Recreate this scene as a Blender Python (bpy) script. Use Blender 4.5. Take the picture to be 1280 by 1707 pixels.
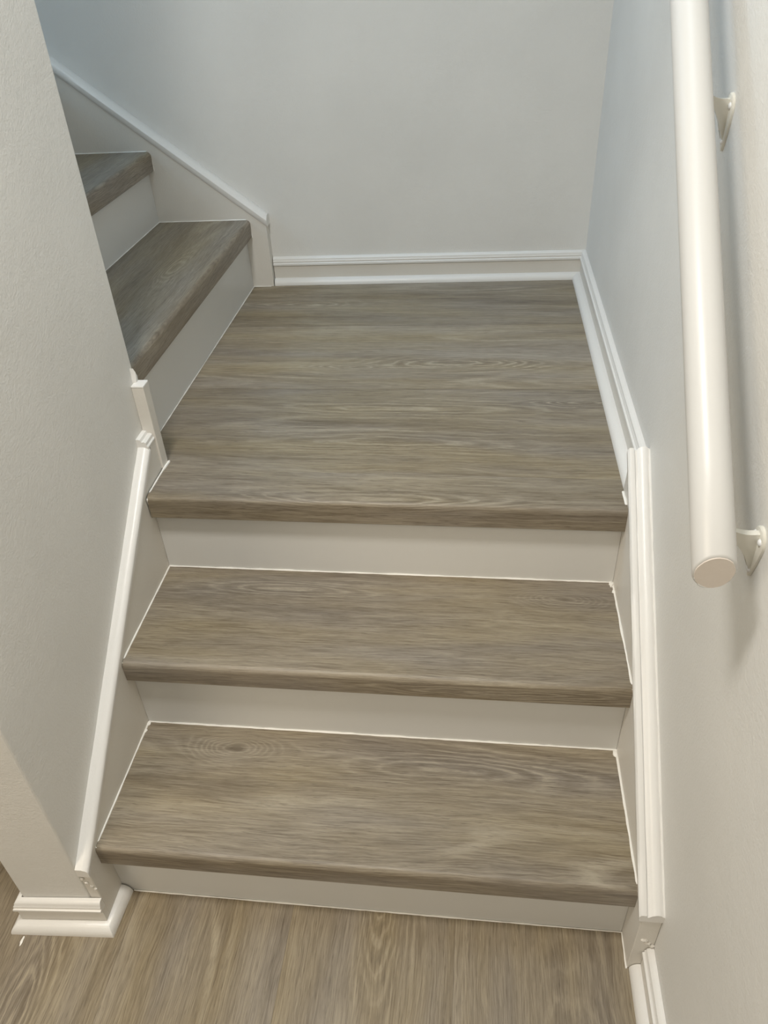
import bpy, bmesh, math, random
from mathutils import Vector, Matrix
for o in list(bpy.data.objects): bpy.data.objects.remove(o)
SC = bpy.context.scene
COL = SC.collection

# ------------------------------------------------------------------ camera
cam_d = bpy.data.cameras.new('camera'); cam = bpy.data.objects.new('camera', cam_d); COL.objects.link(cam)
a, ry, rz = math.pi/2 - 0.6426, -0.0556, 0.1396
cam.matrix_world = Matrix.Translation((0.6186, -0.6438, 1.3966)) @ Matrix.Rotation(rz, 4, 'Z') @ Matrix.Rotation(a, 4, 'X') @ Matrix.Rotation(ry, 4, 'Z')
cam_d.sensor_fit = 'VERTICAL'; cam_d.sensor_height = 32.0
cam_d.lens = 32.0*1287.3/1707
cam_d.clip_start = 0.02
SC.camera = cam

# ------------------------------------------------------------------ light and exposure
SC.view_settings.view_transform = 'Standard'; SC.view_settings.look = 'None'
SC.view_settings.gamma = 1; SC.view_settings.use_curve_mapping = False
SC.view_settings.exposure = 0.0
w = bpy.data.worlds.new('world'); SC.world = w; w.use_nodes = True
w.node_tree.nodes['Background'].inputs[0].default_value = (1.0, 0.95, 0.86, 1)
w.node_tree.nodes['Background'].inputs[1].default_value = 0.40

def area(name, loc, target, size, power, color, shape='DISK'):
    l = bpy.data.lights.new(name, 'AREA'); l.shape = shape; l.size = size; l.energy = power; l.color = color
    o = bpy.data.objects.new(name, l); COL.objects.link(o); o.location = loc
    o.rotation_euler = (Vector(target)-Vector(loc)).to_track_quat('-Z', 'Y').to_euler()
    return o
area('ceiling_lamp_light', (0.14, -0.25, 2.38), (0.14, -0.25, 0), 0.30, 24.0, (1.0, 0.965, 0.905))
area('hall_fill_light', (-0.92, -1.55, 2.1), (0.85, 0.3, 0.5), 0.9, 22.0, (1.0, 0.87, 0.68))  # added warm fill from front left, brightens the risers and lower right wall
area('upstairs_window_light', (-2.3, 1.1, 3.0), (0.9, 1.2, 0.9), 0.8, 22.0, (0.46, 0.72, 1.0))
area('stairwell_fill_light', (0.45, 0.6, 3.55), (0.45, 0.9, 0), 0.8, 9.0, (0.70, 0.87, 1.0))  # unseen cool fill added overhead to lift the walls round the landing

# ------------------------------------------------------------------ fitted dimensions (metres)
W = 0.898                      # width between the skirt boards
XR, XL = 0.930, -0.020         # faces of the right wall and of the partition
Z1, Z2, Z3, Z4, Z5 = 0.1753, 0.3653, 0.5562, 0.7529, 0.9430
N1, N2, N3 = 0.0, 0.2451, 0.4929
OV = 0.0203                    # nosing overhang
T = 0.047
B0, BS = 1.5862, 0.0418        # front face line of the back skirt: y = B0 + BS*x
SK = 0.030                     # skirt thickness
FY = -0.035                    # front end of partition and skirts
U1 = -0.0547; UR = 0.2504; UO = 0.0173
EY = 0.6215                    # far end of the partition
K = 0.77                       # slope
def back(x): return B0 + BS*x

# ------------------------------------------------------------------ materials
def srgb(r, g, b):
    f = lambda c: (c/255/12.92 if c/255 <= 0.04045 else ((c/255+0.055)/1.055)**2.4)
    return (f(r), f(g), f(b), 1)
class NT:
    def __init__(s, name):
        s.m = bpy.data.materials.new(name); s.m.use_nodes = True; s.t = s.m.node_tree
        s.p = s.t.nodes['Principled BSDF']
    def n(s, typ, **kw):
        x = s.t.nodes.new(typ)
        for k, v in kw.items(): setattr(x, k, v)
        return x
    def l(s, a, b): s.t.links.new(a, b)
    def put(s, sock, v):
        if hasattr(v, 'is_output'): s.l(v, sock)
        else: sock.default_value = v
    def math(s, op, a, b=None, c=None):
        x = s.n('ShaderNodeMath', operation=op); s.put(x.inputs[0], a)
        if b is not None: s.put(x.inputs[1], b)
        if c is not None: s.put(x.inputs[2], c)
        return x.outputs[0]
    def comb(s, x, y, z):
        c = s.n('ShaderNodeCombineXYZ')
        for i, v in enumerate((x, y, z)): s.put(c.inputs[i], v)
        return c.outputs[0]
    def noise(s, vec, scale=1.0, detail=2.0, rough=0.5, dist=0.0):
        x = s.n('ShaderNodeTexNoise'); s.l(vec, x.inputs['Vector'])
        x.inputs['Scale'].default_value = scale; x.inputs['Detail'].default_value = detail
        x.inputs['Roughness'].default_value = rough; x.inputs['Distortion'].default_value = dist
        return x.outputs['Fac']
    def rng(s, v, a, b, c=0.0, d=1.0):
        x = s.n('ShaderNodeMapRange'); s.put(x.inputs[0], v)
        for i, k in enumerate((a, b, c, d)): s.put(x.inputs[i+1], k)
        return x.outputs[0]
    def mix(s, f, a, b, blend='MIX'):
        x = s.n('ShaderNodeMix', data_type='RGBA', blend_type=blend)
        s.put(x.inputs[0], f); s.put(x.inputs[6], a); s.put(x.inputs[7], b)
        return x.outputs[2]
    def bump(s, h, strength, dist):
        x = s.n('ShaderNodeBump'); s.l(h, x.inputs['Height'])
        x.inputs['Strength'].default_value = strength; x.inputs['Distance'].default_value = dist
        s.l(x.outputs[0], s.p.inputs['Normal'])

def paint(name, col, rough, bscale, bstr, mottle=0.03, spec=0.4):
    q = NT(name); tc = q.n('ShaderNodeTexCoord').outputs['Object']
    n1 = q.noise(tc, 3.0, 3.0); n2 = q.noise(tc, bscale, 3.0, 0.6); n3 = q.noise(tc, bscale*0.22, 2.0)
    dark = tuple(c*(1-mottle*2) for c in col[:3])+(1,)
    light = tuple(min(1, c*(1+mottle)) for c in col[:3])+(1,)
    c = q.mix(q.rng(n1, 0.3, 0.7), dark, light)
    q.l(c, q.p.inputs['Base Color']); q.p.inputs['Roughness'].default_value = rough
    q.p.inputs['Specular IOR Level'].default_value = spec
    q.bump(q.math('ADD', n2, q.math('MULTIPLY', n3, 0.8)), bstr, 0.0012)
    return q.m
M = {}
M['wall'] = paint('wall_paint', srgb(221, 220, 216), 0.5, 240, 0.5)
M['skirt'] = paint('skirt_paint', srgb(217, 213, 205), 0.42, 240, 0.3)
M['riser'] = paint('riser_paint', srgb(212, 211, 207), 0.35, 250, 0.05, 0.01)
M['trim'] = paint('trim_gloss_paint', srgb(225, 223, 219), 0.32, 260, 0.2, 0.015)
M['caulk'] = paint('white_caulk', srgb(240, 238, 232), 0.45, 500, 0.3, 0.01)
M['rail'] = paint('rail_gloss_paint', srgb(198, 197, 194), 0.36, 120, 0.06, 0.01, 0.5)
M['rail_end'] = paint('rail_end_paint', srgb(216, 207, 198), 0.5, 120, 0.3, 0.02)
M['bracket'] = paint('bracket_paint', srgb(222, 219, 208), 0.28, 200, 0.1, 0.02, 0.5)
M['screw'] = paint('screw_paint', srgb(236, 236, 236), 0.25, 200, 0.05, 0.02, 0.5)
M['ceil'] = paint('ceiling_paint', srgb(228, 226, 220), 0.8, 200, 0.2)
M['sub'] = paint('subfloor', srgb(70, 60, 48), 0.9, 60, 0.2)

def wood(name, along, cross, seed, knots=(), tint=1.0, warm=1.0):
    """oak look vinyl: `along` is the axis letter of the grain, `cross` the axes summed across it"""
    q = NT(name); sep = q.n('ShaderNodeSeparateXYZ'); q.l(q.n('ShaderNodeTexCoord').outputs['Object'], sep.inputs[0])
    ax = {'x': sep.outputs[0], 'y': sep.outputs[1], 'z': sep.outputs[2]}
    u = ax[along]; v = ax[cross[0]]
    for c in cross[1:]: v = q.math('ADD', v, ax[c]) if c != 'z-' else v
    att = q.n('ShaderNodeAttribute', attribute_type='OBJECT', attribute_name='grain_seed').outputs['Fac']
    w_ = q.math('MULTIPLY_ADD', att, 3.71, seed*1.37)
    P = lambda su, sv, off=0.0: q.comb(q.math('MULTIPLY', u, su), q.math('MULTIPLY', v, sv), q.math('ADD', w_, off))
    # wandering of the grain
    warp = q.math('SUBTRACT', q.noise(P(2.2, 7.0), 1, 2, 0.5), 0.5)
    v0 = v
    v = q.math('MULTIPLY_ADD', warp, 0.035, v0)
    wig = q.math('SUBTRACT', q.noise(P(16, 60, 2.2), 1, 2, 0.5), 0.5)
    v = q.math('MULTIPLY_ADD', wig, 0.006, v)
    # growth-ring field with ovals round the knots
    field = q.math('MULTIPLY', q.noise(P(1.1, 8.0, 5.0), 1, 1.5, 0.45), 1.1)
    kmask = None; core = None; soft = 1.0
    kn = q.math('SUBTRACT', q.noise(P(11, 34, 31.0), 1, 3, 0.6), 0.5)
    for (ku, kv, su, sv, amp) in knots:
        du = q.math('DIVIDE', q.math('SUBTRACT', u, ku), su); dv = q.math('DIVIDE', q.math('SUBTRACT', v, kv), sv)
        d2 = q.math('ADD', q.math('MULTIPLY', du, du), q.math('MULTIPLY', dv, dv))
        d2 = q.math('MAXIMUM', q.math('MULTIPLY_ADD', kn, q.math('MULTIPLY_ADD', d2, 0.35, 0.35), d2), 0.0)
        g = q.math('EXPONENT', q.math('MULTIPLY', d2, -1.0))
        field = q.math('MULTIPLY_ADD', g, amp, field)
        kmask = g if kmask is None else q.math('MAXIMUM', kmask, g)
        if amp >= 1.0:
            soft = q.math('MULTIPLY_ADD', q.math('EXPONENT', q.math('MULTIPLY', d2, -0.6)), -0.62, 1.0)
            g2 = q.math('EXPONENT', q.math('MULTIPLY', d2, -28.0))
            core = g2 if core is None else q.math('MAXIMUM', core, g2)
    rings = q.math('SINE', q.math('MULTIPLY', field, 50.0))
    ringl = q.rng(rings, 0.35, 1.0)
    ringd = q.rng(rings, -0.2, -1.0)
    rmask = q.rng(q.noise(P(2.2, 12, 9.0), 1, 2, 0.5), 0.5, 0.72)
    if kmask is not None: rmask = q.math('MINIMUM', q.math('MULTIPLY_ADD', kmask, 0.9, rmask), 1.0)
    rmask = q.math('MULTIPLY', rmask, soft)
    broken = q.rng(q.noise(P(38, 260, 4.0), 1, 3, 0.7), 0.38, 0.60, 0.35, 1.0)
    # broad, middle and fine streaks
    broad = q.rng(q.noise(P(1.3, 17, 1.0), 1, 3, 0.55), 0.30, 0.70)
    mid = q.rng(q.noise(P(3.6, 95, 3.0), 1, 3, 0.6), 0.30, 0.70)
    fine = q.rng(q.noise(P(15.0, 400, 6.0), 1, 3, 0.7), 0.33, 0.67)
    pore = q.rng(q.noise(P(38, 560, 8.0), 1, 2, 0.5), 0.60, 0.72)
    hue = q.rng(q.noise(P(2.0, 11, 12.0), 1, 2, 0.55), 0.30, 0.66)
    tan_l, tan_d = srgb(191, 177, 148), srgb(131, 115, 89)
    gry_l, gry_d = srgb(185, 175, 160), srgb(122, 111, 98)
    t = q.math('ADD', q.math('MULTIPLY', broad, 0.32), q.math('ADD', q.math('MULTIPLY', mid, 0.20), q.math('MULTIPLY', fine, 0.48)))
    t = q.rng(t, 0.16, 0.86)
    c = q.mix(hue, q.mix(t, tan_d, tan_l), q.mix(t, gry_d, gry_l))
    c = q.mix(q.math('MULTIPLY', q.math('MULTIPLY', ringl, broken), q.math('MULTIPLY', rmask, 0.60)), c, srgb(216, 205, 182))
    c = q.mix(q.math('MULTIPLY', ringd, q.math('MULTIPLY', q.math('MULTIPLY_ADD', broken, 0.6, 0.4), q.math('MULTIPLY', rmask, 0.42))), c, srgb(112, 98, 78))
    c = q.mix(q.math('MULTIPLY', pore, 0.50), c, srgb(100, 88, 72))
    if core is not None: c = q.mix(q.math('MULTIPLY', core, 0.6), c, srgb(92, 78, 60))
    c = q.mix(1.0, c, (tint*0.66, tint*0.66*(1+warm)/2, tint*0.66*warm**1.6, 1), 'MULTIPLY')
    q.l(c, q.p.inputs['Base Color'])
    q.p.inputs['Roughness'].default_value = 0.44
    q.p.inputs['Specular IOR Level'].default_value = 0.45
    q.bump(q.math('ADD', q.math('SUBTRACT', fine, pore), q.math('MULTIPLY', mid, 0.4)), 0.22, 0.0006)
    return q.m

# ------------------------------------------------------------------ object helpers
def obj(name, bm, mat, parent=None, smooth=False, **props):
    me = bpy.data.meshes.new(name); bmesh.ops.recalc_face_normals(bm, faces=bm.faces); bm.to_mesh(me); bm.free()
    o = bpy.data.objects.new(name, me); COL.objects.link(o)
    me.materials.append(M[mat] if isinstance(mat, str) else mat)
    if smooth:
        for p in me.polygons: p.use_smooth = True
        try: me.set_sharp_from_angle(angle=math.radians(38))
        except Exception: pass
    # move the origin to the base of the mesh
    if parent is not None:
        o.parent = parent
        o.matrix_parent_inverse = Matrix.Identity(4)
    for k, v in props.items(): o[k] = v
    return o
def empty(name, label, cat):
    o = bpy.data.objects.new(name, None); COL.objects.link(o); o.empty_display_size = 0.05
    o['label'] = label; o['category'] = cat
    return o
def box(bm, x0, x1, y0, y1, z0, z1):
    v = [bm.verts.new((x, y, z)) for x in (x0, x1) for y in (y0, y1) for z in (z0, z1)]
    for f in ((0,1,3,2),(4,6,7,5),(0,4,5,1),(2,3,7,6),(0,2,6,4),(1,5,7,3)): bm.faces.new([v[i] for i in f])
def newbox(*a):
    bm = bmesh.new(); box(bm, *a); return bm
def loft(rings, closed_ends=True, bm=None):
    """join rings (lists of 3-D points of equal length) into a solid"""
    bm = bm or bmesh.new(); R = [[bm.verts.new(p) for p in r] for r in rings]; n = len(R[0])
    for A, Bq in zip(R, R[1:]):
        for i in range(n): bm.faces.new((A[i], A[(i+1) % n], Bq[(i+1) % n], Bq[i]))
    if closed_ends: bm.faces.new(R[0]); bm.faces.new(list(reversed(R[-1])))
    return bm
def slab(poly, z0, z1):
    return loft([[(x, y, z0) for x, y in poly], [(x, y, z1) for x, y in poly]])
def bevel(bm, r, seg=2):
    bmesh.ops.bevel(bm, geom=list(bm.edges), offset=r, segments=seg, profile=0.5, affect='EDGES', clamp_overlap=True)
    return bm
def bead(pts, r, seed, jitter=0.35, step=0.012, sides=6):
    """hand-run line of caulk: a thin tube of uneven thickness"""
    rnd = random.Random(seed); P = []
    for A, Bq in zip(pts, pts[1:]):
        A, Bq = Vector(A), Vector(Bq); k = max(1, int((Bq-A).length/step))
        for i in range(k): P.append(A.lerp(Bq, i/k))
    P.append(Vector(pts[-1])); rings = []
    rr = r
    for i, p in enumerate(P):
        t = (P[min(i+1, len(P)-1)]-P[max(i-1, 0)]).normalized()
        s = t.orthogonal().normalized(); q = t.cross(s)
        rr = 0.6*rr+0.4*r*(1+rnd.uniform(-jitter, jitter)*1.8)
        o = s*rnd.uniform(-1, 1)*r*0.15
        rings.append([p+o+(s*math.cos(2*math.pi*k/sides)+q*math.sin(2*math.pi*k/sides))*rr for k in range(sides)])
    return loft(rings)
def blob(c, r, seed, sq=(1, 1, 1)):
    bm = bmesh.new(); bmesh.ops.create_icosphere(bm, subdivisions=2, radius=1.0); rnd = random.Random(seed)
    for v in bm.verts:
        k = r*(1+rnd.uniform(-0.28, 0.28)); v.co = Vector((v.co.x*k*sq[0]+c[0], v.co.y*k*sq[1]+c[1], v.co.z*k*sq[2]+c[2]))
    return bm
def wobble(bm, amp, seed):
    rnd = random.Random(seed)
    for v in bm.verts: v.co += Vector((rnd.uniform(-amp, amp), rnd.uniform(-amp, amp), rnd.uniform(-amp, amp)))
    return bm

def wallobj(name, bm, mat='wall', parent=None): 
    o = obj(name, bm, mat, parent)
    if parent is None: o['kind'] = 'structure'
    return o

# ------------------------------------------------------------------ room shell
def ypoly(x): return back(x)+SK
wallobj('wall_right', newbox(XR, XR+0.12, -3.4, 1.9, -0.02, 3.62))
# back wall, slightly out of square
A, Bq = (-3.4, ypoly(-3.4)), (XR, ypoly(XR))
wallobj('wall_back', slab([A, Bq, (Bq[0], Bq[1]+0.12), (A[0], A[1]+0.12)], -0.02, 3.62))
# partition between the lower hall and the stair; its front end is slightly out of square
def fy(x): return FY+0.073*(x-XL)
PX = -0.142
bm = loft([[(XL, fy(XL), z), (XL, EY-0.004, z), (-3.4, EY-0.004, z), (-3.4, EY-0.13, z), (PX, EY-0.13, z), (PX, fy(PX), z)] for z in (0.0, 3.62)])
bmesh.ops.recalc_face_normals(bm, faces=bm.faces)
ver = [e for e in bm.edges if abs(e.verts[0].co.z-e.verts[1].co.z) > 1 and abs(e.verts[0].co.x) < 0.2]
bmesh.ops.bevel(bm, geom=ver, offset=0.004, segments=3, profile=0.5, affect='EDGES')
wallobj('wall_left', bm)
wallobj('ceiling', newbox(-3.4, XR+0.12, -3.4, FY, 2.44, 2.60), 'ceil')
o = wallobj('ceiling_stairwell', newbox(-3.4, XR+0.12, FY, 1.9, 3.62, 3.7), 'ceil'); 
wallobj('wall_upper', newbox(XL, XR, FY-0.12, FY, 2.60, 3.62))

# floor with planks running away from the viewer
floor = wallobj('floor', newbox(-3.4, XR+0.12, -3.4, 1.9, -0.06, -0.0065), 'sub')
fk = {0: [(-0.20, -0.10, 0.20, 0.055, 0.62)], 1: [(0.20, 0.175, 0.16, 0.03, .35)], 2: [(0.14, 0.475, 0.24, 0.040, 0.95)], 3: [(-0.33, 0.80, 0.26, 0.058, 0.80)]}
PW = 0.29; px0 = 0.032
rnd = random.Random(4)
for i in range(-10, 4):
    x0 = px0+PW*(i-1)+0.0; x1 = x0+PW
    x1c = min(x1, XR)
    if x0 >= XR-0.005: continue
    fm = wood('oak_vinyl_floor', 'y', 'x', 11+i*0.71, [(b, a_, sb, sa, am) for (b, a_, sb, sa, am) in fk.get(i, [])], 0.97, warm=0.93)
    ys = [0.488, -0.75-0.37*(i % 3), -1.9-0.2*(i % 2), -3.4]
    for k in range(3):
        o = obj('plank', newbox(x0+0.00012, x1c-0.00012, ys[k+1]+0.0003, ys[k]-0.0003, -0.0065, 0.0), fm, floor)
        o['grain_seed'] = k*0.9

# ------------------------------------------------------------------ staircase
stair = empty('staircase', 'staircase of white risers and grey brown oak look treads turning left at a square landing', 'staircase')
tread_mats = {
 1: wood('oak_vinyl_tread', 'x', 'yz', 1.3, [(0.189, 0.2162+Z1, 0.075, 0.024, 1.0), (0.62, 0.20+Z1, 0.24, 0.035, 0.5)]),
 2: wood('oak_vinyl_tread', 'x', 'yz', 2.9, [(0.797, 0.4572+Z2, 0.075, 0.022, 1.0), (0.26, 0.455+Z2, 0.22, 0.022, 0.5), (0.70, 0.22+Z2, 0.3, 0.012, 0.5)]),
 3: wood('oak_vinyl_tread', 'x', 'yz', 7.7, [(0.42, 0.515+Z3, 0.28, 0.030, 0.6)], 0.90),
 4: wood('oak_vinyl_tread', 'y', 'xz', 4.4, [(1.19, -0.13+Z4, 0.12, 0.03, 0.6)], 0.98),
 5: wood('oak_vinyl_tread', 'y', 'xz', 6.1, [], 0.98)}
TT = 0.030   # tread body thickness behind the riser
def nose_profile(z, n, r_next, t, r=0.011):
    """outline (run, z) of a tread: flat top, rounded front edge, vertical nose; runs in +y"""
    pts = [(r_next, z), (r_next, z-TT), (n+OV+0.001, z-TT), (n+OV+0.001, z-t), (n+0.002, z-t), (n, z-t+0.002)]
    for k in range(0, 9):
        th = math.pi*(1-k/16)
        pts.append((n+r+r*math.cos(th), z-r+r*math.sin(th)))
    return pts
E5 = 0.0005
def tread(z, n, rn, t, mat, seed, x0=0.0, x1=W):
    pr = nose_profile(z, n, rn, t)
    o = obj('tread', loft([[(x, y, zz) for y, zz in pr] for x in (x0+E5, x1-E5)]), mat, stair, smooth=True)
    o['grain_seed'] = 0.0
    return o
t1 = tread(Z1, N1, N2+OV, T, tread_mats[1], 1)
t2 = tread(Z2, N2, N3+OV, T, tread_mats[2], 2)
# risers
def riser(y, z0, z1): return obj('riser', newbox(E5, W-E5, y, y+0.012, z0, z1), 'riser', stair)
r1 = riser(N1+OV+0.0015, 0.0, Z1-TT); r2 = riser(N2+OV+0.0015, Z1, Z2-TT); r3 = riser(N3+OV+0.0015, Z2, Z3-TT)
# caulk lines along the back and sides of the treads
cr = 0.0017
def caulk(parent, pts, seed, r=cr, **kw): return obj('caulk_line', bead(pts, r, seed, **kw), 'caulk', parent, smooth=True)
caulk(r1, [(0.02, N1+OV, 0.001), (W, N1+OV, 0.001)], 1, 0.0013)
caulk(t1, [(0.0005, N1+0.004, Z1-0.004), (0.001, N1+0.02, Z1), (0.001, N2+OV, Z1)], 2)
caulk(t1, [(0.001, N2+OV, Z1+.0005), (W, N2+OV, Z1+.0005)], 3)
caulk(t1, [(W-0.001, N1+0.004, Z1-0.004), (W-0.001, N1+0.02, Z1), (W-0.001, N2+OV, Z1)], 4, 0.0021)
caulk(t2, [(0.0005, N2+0.004, Z2-0.004), (0.001, N2+0.02, Z2), (0.001, N3+OV, Z2)], 5)
caulk(t2, [(0.001, N3+OV, Z2+.0005), (W, N3+OV, Z2+.0005)], 6)
caulk(t2, [(W-0.001, N2+0.004, Z2-0.004), (W-0.001, N2+0.02, Z2), (W-0.001, N3+OV, Z2)], 7, 0.0021)
for par, x, y, z, r, s in ((t1, 0.003, N2+OV-0.005, Z1+0.001, 0.0035, 3), (t1, 0.002, N2+OV-0.022, Z1, 0.003, 8), (t1, W-0.004, N2+OV-0.008, Z1+0.001, 0.0045, 4), (t2, W-0.004, N3+OV-0.006, Z2+0.001, 0.005, 5), (t2, W-0.002, N3+OV-0.026, Z2, 0.0035, 6)):
    obj('caulk_lump', blob((x, y, z), r, s, (1, 1.6, 0.7)), 'caulk', par, smooth=True)

# landing: nosing plank and three wide planks
land = bpy.data.objects.new('landing', None); COL.objects.link(land); land.parent = stair; land.empty_display_size = 0.05
T3 = 0.050
S1 = 0.590
pr = nose_profile(Z3, N3, S1, T3)
o = obj('nosing', loft([[(x, y, zz) for y, zz in pr] for x in (0.003, W-0.0003)]), tread_mats[3], land, smooth=True); o['grain_seed'] = 0.0
LK = {0: [(0.43, 0.845+Z3, 0.32, 0.035, 0.45), (0.86, 0.885+Z3, 0.10, 0.015, 0.7), (0.45, 0.70+Z3, 0.30, 0.028, 0.5)],
      1: [(0.56, 1.075+Z3, 0.21, 0.034, 0.8), (0.30, 1.05+Z3, 0.10, 0.016, 0.6)], 2: [(0.13, 1.44+Z3, 0.16, 0.03, 0.55)]}
seams = [(S1, S1), (0.929, 0.950), (1.285, 1.31), (back(U1)+0.02, back(XR)+0.02)]
for k in range(3):
    (a0, a1), (b0, b1) = seams[k], seams[k+1]
    x0, x1 = (U1+0.002 if k else U1+0.002), XR-0.01
    if k == 0:
        yk = EY+0.001
        poly = [(0.0035, a0+0.0004), (x1, a1+0.0004), (x1, b1-0.0004), (x0, b0-0.0004), (x0, yk), (0.0035, yk)]
    else: poly = [(x0, a0+0.0004), (x1, a1+0.0004), (x1, b1-0.0004), (x0, b0-0.0004)]
    o = obj('plank', slab(poly, Z3-0.012, Z3-0.0002), wood('oak_vinyl_landing', 'x', 'yz', 20+k*3.3, LK[k], (0.95, 1.15, 1.02)[k]), land); o['grain_seed'] = 0.0
obj('landing_deck', slab([(0.002, N3+OV+0.014), (XR-0.012, N3+OV+0.014), (XR-0.012, back(XR)+0.02), (U1+0.002, back(U1)+0.02), (U1+0.002, EY+0.001), (0.002, EY+0.001)], Z3-0.06, Z3-0.0122), 'sub', land)
caulk(land, [(0.004, N3+0.003, Z3-T3+0.004), (0.003, N3+0.001, Z3-0.006), (0.004, N3+0.02, Z3), (0.004, 0.588, Z3)], 9, 0.0018)
caulk(land, [(W-0.001, N3+0.002, Z3-0.012), (W-0.002, N3+0.02, Z3), (W-0.002, 0.55, Z3)], 10, 0.0022)
caulk(land, [(0.004, 0.585, Z3), (0.006, EY-0.003, Z3)], 11, 0.0025)
caulk(land, [(U1+0.0015, EY+0.002, Z3), (U1+0.0015, back(U1)-0.001, Z3)], 12, 0.0013)
caulk(land, [(U1, back(U1)-0.001, Z3), (0.0, back(0)-0.001, Z3)], 13, 0.0015)

# upper flight, running left
def utread(z, n, rn, mat, k):
    """nose at x=n, extends towards -x to rn; along y from the partition's far face to the back skirt"""
    pr = nose_profile(z, 0.0, abs(rn-n), T3)
    rings = []
    pr2 = [(n-p, zz) for p, zz in pr]
    rings.append([(x, EY-0.002, zz) for x, zz in pr2]); rings.append([(x, back(x)-E5, zz) for x, zz in pr2])
    o = obj('tread', loft(rings), mat, stair, smooth=True); o['grain_seed'] = k*1.0
    return o
us = [U1-UR*k for k in range(5)]; uz = [Z3, Z4, Z5, Z5+0.19, Z5+0.38]
for k in range(3):
    n = us[k]+UO
    tr = utread(uz[k+1], n, us[k+1], tread_mats[4 if k == 0 else 5], k)
    x = us[k]
    bm = loft([[(x, EY-0.002, z), (x, back(x)-E5, z), (x-0.012, back(x)-E5, z), (x-0.012, EY-0.002, z)] for z in (uz[k], uz[k+1]-TT)])
    rs = obj('riser', bm, 'riser', stair)
    xn = us[k+1]; z = uz[k+1]
    caulk(tr, [(xn+0.001, EY, z), (xn+0.001, back(xn)-0.001, z)], 30+k, 0.0013)
    caulk(tr, [(xn, back(xn)-0.001, z), (n-0.012, back(n)-0.001, z+0.0005), (n-0.002, back(n)-0.001, z-0.008), (n, back(n)-0.001, z-T3)], 40+k, 0.0016)

# ---- skirt boards and their cap mouldings
def zl(y): return 0.181+K*y          # top of left skirt
def zr(y): return 0.194+0.79*y       # top of right skirt
YE = 0.548
# left skirt: polygon in (y, z)
def yz_board(poly, x0, x1): return loft([[(x0, y, z) for y, z in poly], [(x1, y, z) for y, z in poly]])
zt = zl(0.575)
ls = obj('skirt_board', bevel(yz_board([(fy(0)-0.0005, 0.0), (0.60, 0.0), (0.60, zt), (0.575, zt), (fy(0)-0.0005, zl(fy(0)))], XL, 0.0), 0.0012, 1), 'skirt', stair)
# left cap: half-round moulding on top of the skirt
def cap_l(s):
    pr = [(XL, 0.0), (0.0015, 0.0)]
    for k in range(0, 9):
        th = -0.25+k/8*(math.pi*0.5+0.45)
        pr.append((XL+0.0105+0.0118*math.cos(th), 0.0095+0.0108*math.sin(th)))
    pr.append((XL, 0.0200)); return pr
def along_y(pr, ys, zf): return loft([[(x, y, zf(y)+dz) for x, dz in pr] for y in ys])
ys = [(FY-0.002)+(0.562-FY)*i/24 for i in range(25)]
cap = obj('cap_moulding', wobble(along_y(cap_l(0), ys, lambda y: zl(y)-0.001), 0.0003, 3), 'trim', ls, smooth=True, label='rounded white moulding on the skirt')
# level return of the moulding to the corner board: stepped profile
rp = [(XL, -0.002), (0.001, -0.002), (0.0015, 0.002), (-0.001, 0.005), (-0.0015, 0.009), (-0.002, 0.011), (-0.006, 0.013), (-0.010, 0.0125), (-0.012, 0.0175), (XL, 0.0185)]
obj('moulding_return', loft([[(x, y, zt+dz+0.003) for x, dz in rp] for y in (0.556, 0.5915)]), 'trim', ls)
cb = obj('corner_board', bevel(loft([[(XL, 0.592, z), (0.004, 0.592, z), (0.004, EY-0.003, z), (XL, EY-0.003, z)] for z in (Z3, 0.736)]), 0.0015, 2), 'skirt', stair)
obj('caulk_lump', blob((XL+0.000, 0.612, 0.748), 0.009, 5, (0.7, 0.9, 2.2)), 'trim', cb, smooth=True)
obj('end_cap', bevel(newbox(XL, 0.0045, 0.5915, EY-0.0025, 0.7355, 0.740), 0.001, 1), 'trim', cb)

# right skirt
YF = -0.036
zb = zr(YF)
rs_ = obj('skirt_board', bevel(yz_board([(YF, 0.0), (0.56, 0.0), (0.56, Z3+0.0), (0.552, zr(0.545)), (0.545, zr(0.545)), (YF, zb)], W, XR-0.0002), 0.0012, 1), 'skirt', stair)
# two-step cap: narrow bead at the edge, wide flat against the wall
cpr = [(XR, 0.0), (W-0.004, 0.0), (W-0.006, 0.004), (W-0.006, 0.012), (W-0.003, 0.0165), (W+0.002, 0.0175), (W+0.0055, 0.016), (W+0.0065, 0.012),
       (W+0.009, 0.0125), (W+0.013, 0.0175), (W+0.020, 0.021), (W+0.026, 0.020), (W+0.029, 0.017), (XR, 0.0165)]
ys = [YF-0.002+(0.556-YF)*i/24 for i in range(25)]
obj('cap_moulding', wobble(along_y(cpr, ys, zr), 0.00035, 9), 'trim', rs_, smooth=True, label='stepped white moulding on the skirt')
obj('caulk_line', bead([(XR-0.0005, YF, zr(YF)+0.0165), (XR-0.0005, 0.552, zr(0.552)+0.0165)], 0.0019, 14, 0.8), 'trim', rs_, smooth=True)
for s, (y, z) in enumerate([(YF-0.001, 0.085), (YF-0.001, 0.092), (YF-0.001, 0.102)]):
    obj('caulk_lump', blob((XR-0.005-0.007*s, y, z), 0.004, 50+s, (1.3, 0.6, 0.8)), 'skirt', rs_, smooth=True)

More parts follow.
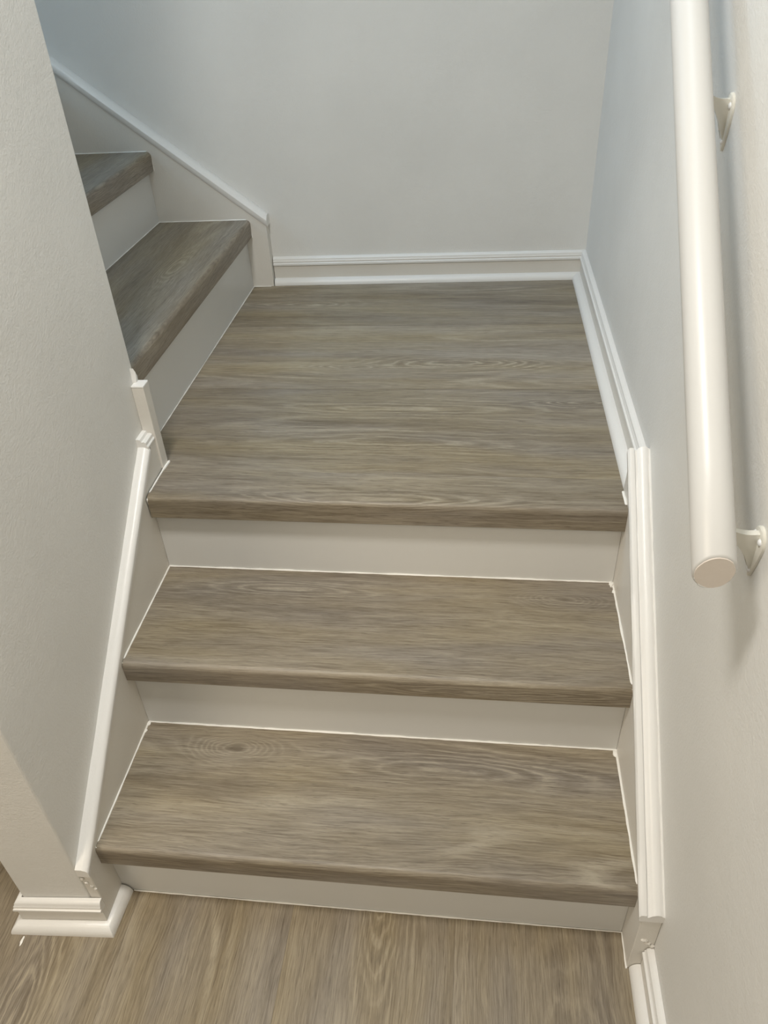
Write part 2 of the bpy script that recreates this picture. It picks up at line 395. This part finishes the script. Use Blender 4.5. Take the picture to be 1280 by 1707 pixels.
# back skirt of the upper flight (follows the back wall)
def zb_(x): return 0.7425-0.793*x
def bk(x, d): return back(x)+d
xe = 0.008
tops = [(xe, Z3), (xe, zb_(xe)), (-1.2, zb_(-1.2)), (-1.2, Z3)]
bs = obj('skirt_board', loft([[(x, bk(x, 0.0), z) for x, z in tops], [(x, bk(x, SK-0.0003), z) for x, z in tops]]), 'skirt', stair)
pr = [(-0.002, 0.0), (-0.0045, 0.006), (-0.0045, 0.017), (0.0, 0.024), (0.008, 0.030), (0.022, 0.031), (SK, 0.028), (SK, 0.0)]
obj('cap_moulding', wobble(loft([[(x, bk(x, d), zb_(x)+dz) for d, dz in pr] for x in [xe+0.004-(1.2)*i/30 for i in range(31)]]), 0.0003, 4), 'trim', bs, smooth=True, label='flat white moulding rising leftward')

# ------------------------------------------------------------------ baseboards (setting)
H = 0.080
def base_profile():   # (distance from wall face, height): plain board, then stepped cap
    return [(0.0, 0.0), (0.011, 0.0), (0.011, 0.056), (0.0135, 0.0575), (0.0135, 0.061), (0.0105, 0.063), (0.0115, 0.068), (0.0095, 0.0715), (0.0095, 0.0735), (0.006, 0.0775), (0.003, 0.079), (0.0, 0.079)]
def cap_part(): return [(0.0, 0.055), (0.0125, 0.055), (0.0155, 0.0565), (0.0155, 0.0615), (0.012, 0.0635), (0.013, 0.068), (0.0105, 0.072), (0.0105, 0.0745), (0.007, 0.078), (0.003, 0.0795), (0.0, 0.0795)]
def flat_part(): return [(0.0, 0.0), (0.0115, 0.0), (0.0115, 0.0555), (0.0, 0.0555)]
def shoe_part(x0=0.0117, h=0.0185, t=0.0165):
    pts = [(x0, 0.0), (x0+t, 0.0)]
    for k in range(1, 8):
        th = k/8*math.pi/2; pts.append((x0+t*math.cos(th), h*math.sin(th)))
    pts.append((x0, h)); return pts
def run_profile(pr, pts, z, n=1):
    """pts: list of ((x,y), (nx,ny)) path points with outward (mitred) normals"""
    rings = []
    for (x, y), (nx, ny) in pts: rings.append([(x+nx*d, y+ny*d, z+h) for d, h in pr])
    return loft(rings)
def baseboard(name, path, z, shoe=None, cap=None, st=0.0165):
    b = obj(name, run_profile(flat_part(), path, z), 'skirt'); b['kind'] = 'structure'
    obj('cap_moulding', run_profile(cap_part(), cap or path, z), 'trim', b, smooth=True)
    obj('shoe_moulding', run_profile(shoe_part(t=st), shoe or path, z), 'trim', b, smooth=True)
    return b
nb = Vector((BS, -1)).normalized()
def bw(x): return (x, ypoly(x)-0.0003)
# miter at the corner of back wall and right wall: normals add
mit = (-1-BS, -1.0)
b = baseboard('baseboard_back', [(bw(0.0095), (nb.x, nb.y)), (bw(XR), mit)], Z3)
path = [((XR-0.0003, ypoly(XR)), mit), ((XR-0.0003, 0.5605), (-1, 0))]
shoe = [((XR-0.0003, ypoly(XR)), mit), ((XR-0.0003, 0.5605), (-1, 0))]
baseboard('baseboard_right', path, Z3, shoe, st=0.0203)
# lower hall, right wall
pl = [((XR-0.0003, YF-0.001), (-1, 0)), ((XR-0.0003, -3.3), (-1, 0))]
b = baseboard('baseboard_hall', pl, 0.0)
obj('caulk_line', bead([(W+0.0005, OV, 0.001), (W-0.0005, YF-0.002, 0.001)], 0.0015, 20), 'caulk', b, smooth=True)
# end of the partition
ang = Vector((0.073, -1)).normalized()
p0 = (-0.0015, fy(-0.0015)-0.0004); p1 = (PX-0.001, fy(PX)-0.0004)
e0, e1 = (0.0, fy(0)-0.0008), (PX-0.0003, fy(PX)-0.0008)
capath = [((0.0, fy(0)-0.0008), (0.0, -1)), (e1, (-1.0, -1.0)), ((PX-0.0003, 0.30), (-1.0, 0))]
b = obj('baseboard_partition', run_profile(flat_part(), capath, 0.0), 'skirt'); b['kind'] = 'structure'
obj('cap_moulding', wobble(run_profile(cap_part(), capath, -0.002), 0.0004, 6), 'trim', b, smooth=True)
shp = shoe_part(0.0002, 0.021, 0.0185)
X = 0.0
shf = 0.0117
spath = [((0.0, OV-0.001), (1.0, 0)), ((0.0, fy(0)-shf-0.0008), (0.75, -1.0)), ((PX-shf, fy(PX)-shf-0.0008), (-1.0, -1.0)), ((PX-shf, 0.30), (-1.0, 0.0))]
obj('shoe_moulding', run_profile(shp, spath, 0.0), 'trim', b, smooth=True)
obj('caulk_lump', blob((-0.148, fy(PX)-0.040, 0.0012), 0.0022, 71, (1.0, 3.6, 0.6)), 'caulk', b, smooth=True)
for s, (x, z) in enumerate([(-0.012, 0.128), (-0.006, 0.118), (-0.002, 0.108), (-0.016, 0.142)]):
    obj('caulk_lump', blob((x, fy(x)-0.001, z), 0.0032, 60+s, (1.0, 0.5, 1.2)), 'skirt', ls, smooth=True)

# ------------------------------------------------------------------ handrail
rail = empty('handrail', 'thick round white painted wooden handrail sloping along the right wall', 'handrail')
RX, RR, RS = 0.865, 0.0217, 0.828
d = Vector((0, 1, RS)).normalized(); c0 = Vector((RX, -0.0272, 0.8654))
nrm = Vector((0, -RS, 1)).normalized()
CN = Vector((0, -math.cos(math.radians(8)), -math.sin(math.radians(8))))   # the end is sawn nearer to plumb than to square
def cut(cx, cn, r, s):
    off = (Vector((1, 0, 0))*cx+nrm*cn)*r
    return c0+d*s+off-d*(off.dot(CN)/d.dot(CN))
def rail_mesh():
    rings = []
    L = 2.0; ns = 44
    for s, r in [(0.0, RR-0.0022), (0.0007, RR-0.0009), (0.0022, RR)]+[(L*i/20, RR) for i in range(1, 21)]:
        rings.append([cut(math.cos(2*math.pi*k/ns), math.sin(2*math.pi*k/ns), r, s) for k in range(ns)])
    return loft(rings)
obj('rail', rail_mesh(), 'rail', rail, smooth=True)
bm = bmesh.new(); rings = []
rnd = random.Random(2)
for s, k2 in ((-0.0008, 0.97), (0.001, 1.0)):
    rings.append([cut(math.cos(2*math.pi*k/32), math.sin(2*math.pi*k/32), (RR-0.0018)*k2*(1+rnd.uniform(-.012, .012)), s) for k in range(32)])
obj('end_face', loft(rings), 'rail_end', rail, label='cut end with bare looking duller paint')
bm = bead([tuple(cut(math.cos(t), math.sin(t), RR-0.0022, -0.0005)) for t in [math.pi*(1.12+0.76*i/14) for i in range(15)]], 0.0009, 8, 0.9)
obj('paint_ridge', bm, 'rail', rail, smooth=True)

def bracket(yc, zc):
    """cast bracket: oval wall plate, web that sweeps out under the rail, saddle and screws"""
    zr_ = 0.8654+RS*(yc+0.0272)                       # rail axis height at yc
    b = bpy.data.objects.new('bracket', None); COL.objects.link(b); b.parent = rail; b.empty_display_size = 0.03
    b.location = (XR, yc, zc)
    o = Vector((XR, yc, zc))
    # wall plate: tapered shield outline on the wall
    out = []
    for k in range(24):
        t = 2*math.pi*k/24
        ww = 0.0155*math.cos(t)*(1.0 if math.sin(t) > 0 else 1.0-0.55*abs(math.sin(t))); hh = (0.020 if math.sin(t) > 0 else 0.048)*math.sin(t)
        out.append((ww, hh))
    rings = [[(-0.0001, y, z) for y, z in out], [(-0.0030, y, z) for y, z in out], [(-0.0042, y*0.86, z*0.93) for y, z in out]]
    obj('wall_plate', loft(rings), 'bracket', b, smooth=True)
    # arm: plate in the x-z plane, concave top and lower edges, reaching the rail's underside
    dz = zr_-RR-zc
    top, bot = [], []
    n = 12
    for i in range(n+1):
        u = i/n; x = -0.003-u*(XR-RX-0.004)
        zt_ = 0.014+(dz-0.014)*u**2.0-0.004*math.sin(math.pi*u)
        zb__ = -0.044+(dz-0.010+0.044)*u**0.62 if u < 1 else dz-0.010
        top.append((x, zt_)); bot.append((x, min(zb__, zt_-0.006)))
    poly = top+bot[::-1]
    ring0 = [(x, -0.0042, z) for x, z in poly]; ring1 = [(x, 0.0042, z) for x, z in poly]
    m = loft([ring0, ring1]); 
    obj('arm', bevel(m, 0.0012, 2), 'bracket', b, smooth=True)
    # saddle hugging the underside of the rail
    rings = []
    for s in (-0.020, 0.020):
        c = Vector((RX-XR, 0, zr_-zc))+d*s
        arc = [c+(Vector((1, 0, 0))*math.cos(t)+nrm*math.sin(t))*RR*1.002 for t in [math.radians(-128+76*i/8) for i in range(9)]]
        arc += [c+(Vector((1, 0, 0))*math.cos(t)+nrm*math.sin(t))*(RR+0.0028) for t in [math.radians(-52-76*i/8) for i in range(9)]]
        rings.append(arc)
    obj('saddle', loft(rings), 'bracket', b, smooth=True)
    for (sy, sz) in ((-0.0085, 0.006), (0.0085, 0.006), (-0.001, -0.036)):
        bm = bmesh.new(); bmesh.ops.create_uvsphere(bm, u_segments=14, v_segments=8, radius=0.0042)
        for v in bm.verts: v.co = Vector((-0.0040+v.co.x*0.65, sy+v.co.y, sz+v.co.z))
        obj('screw', bm, 'screw', b, smooth=True)
    return b
bracket(0.040, 0.853)
bracket(0.478, 1.199)

print('objects', len(bpy.data.objects))
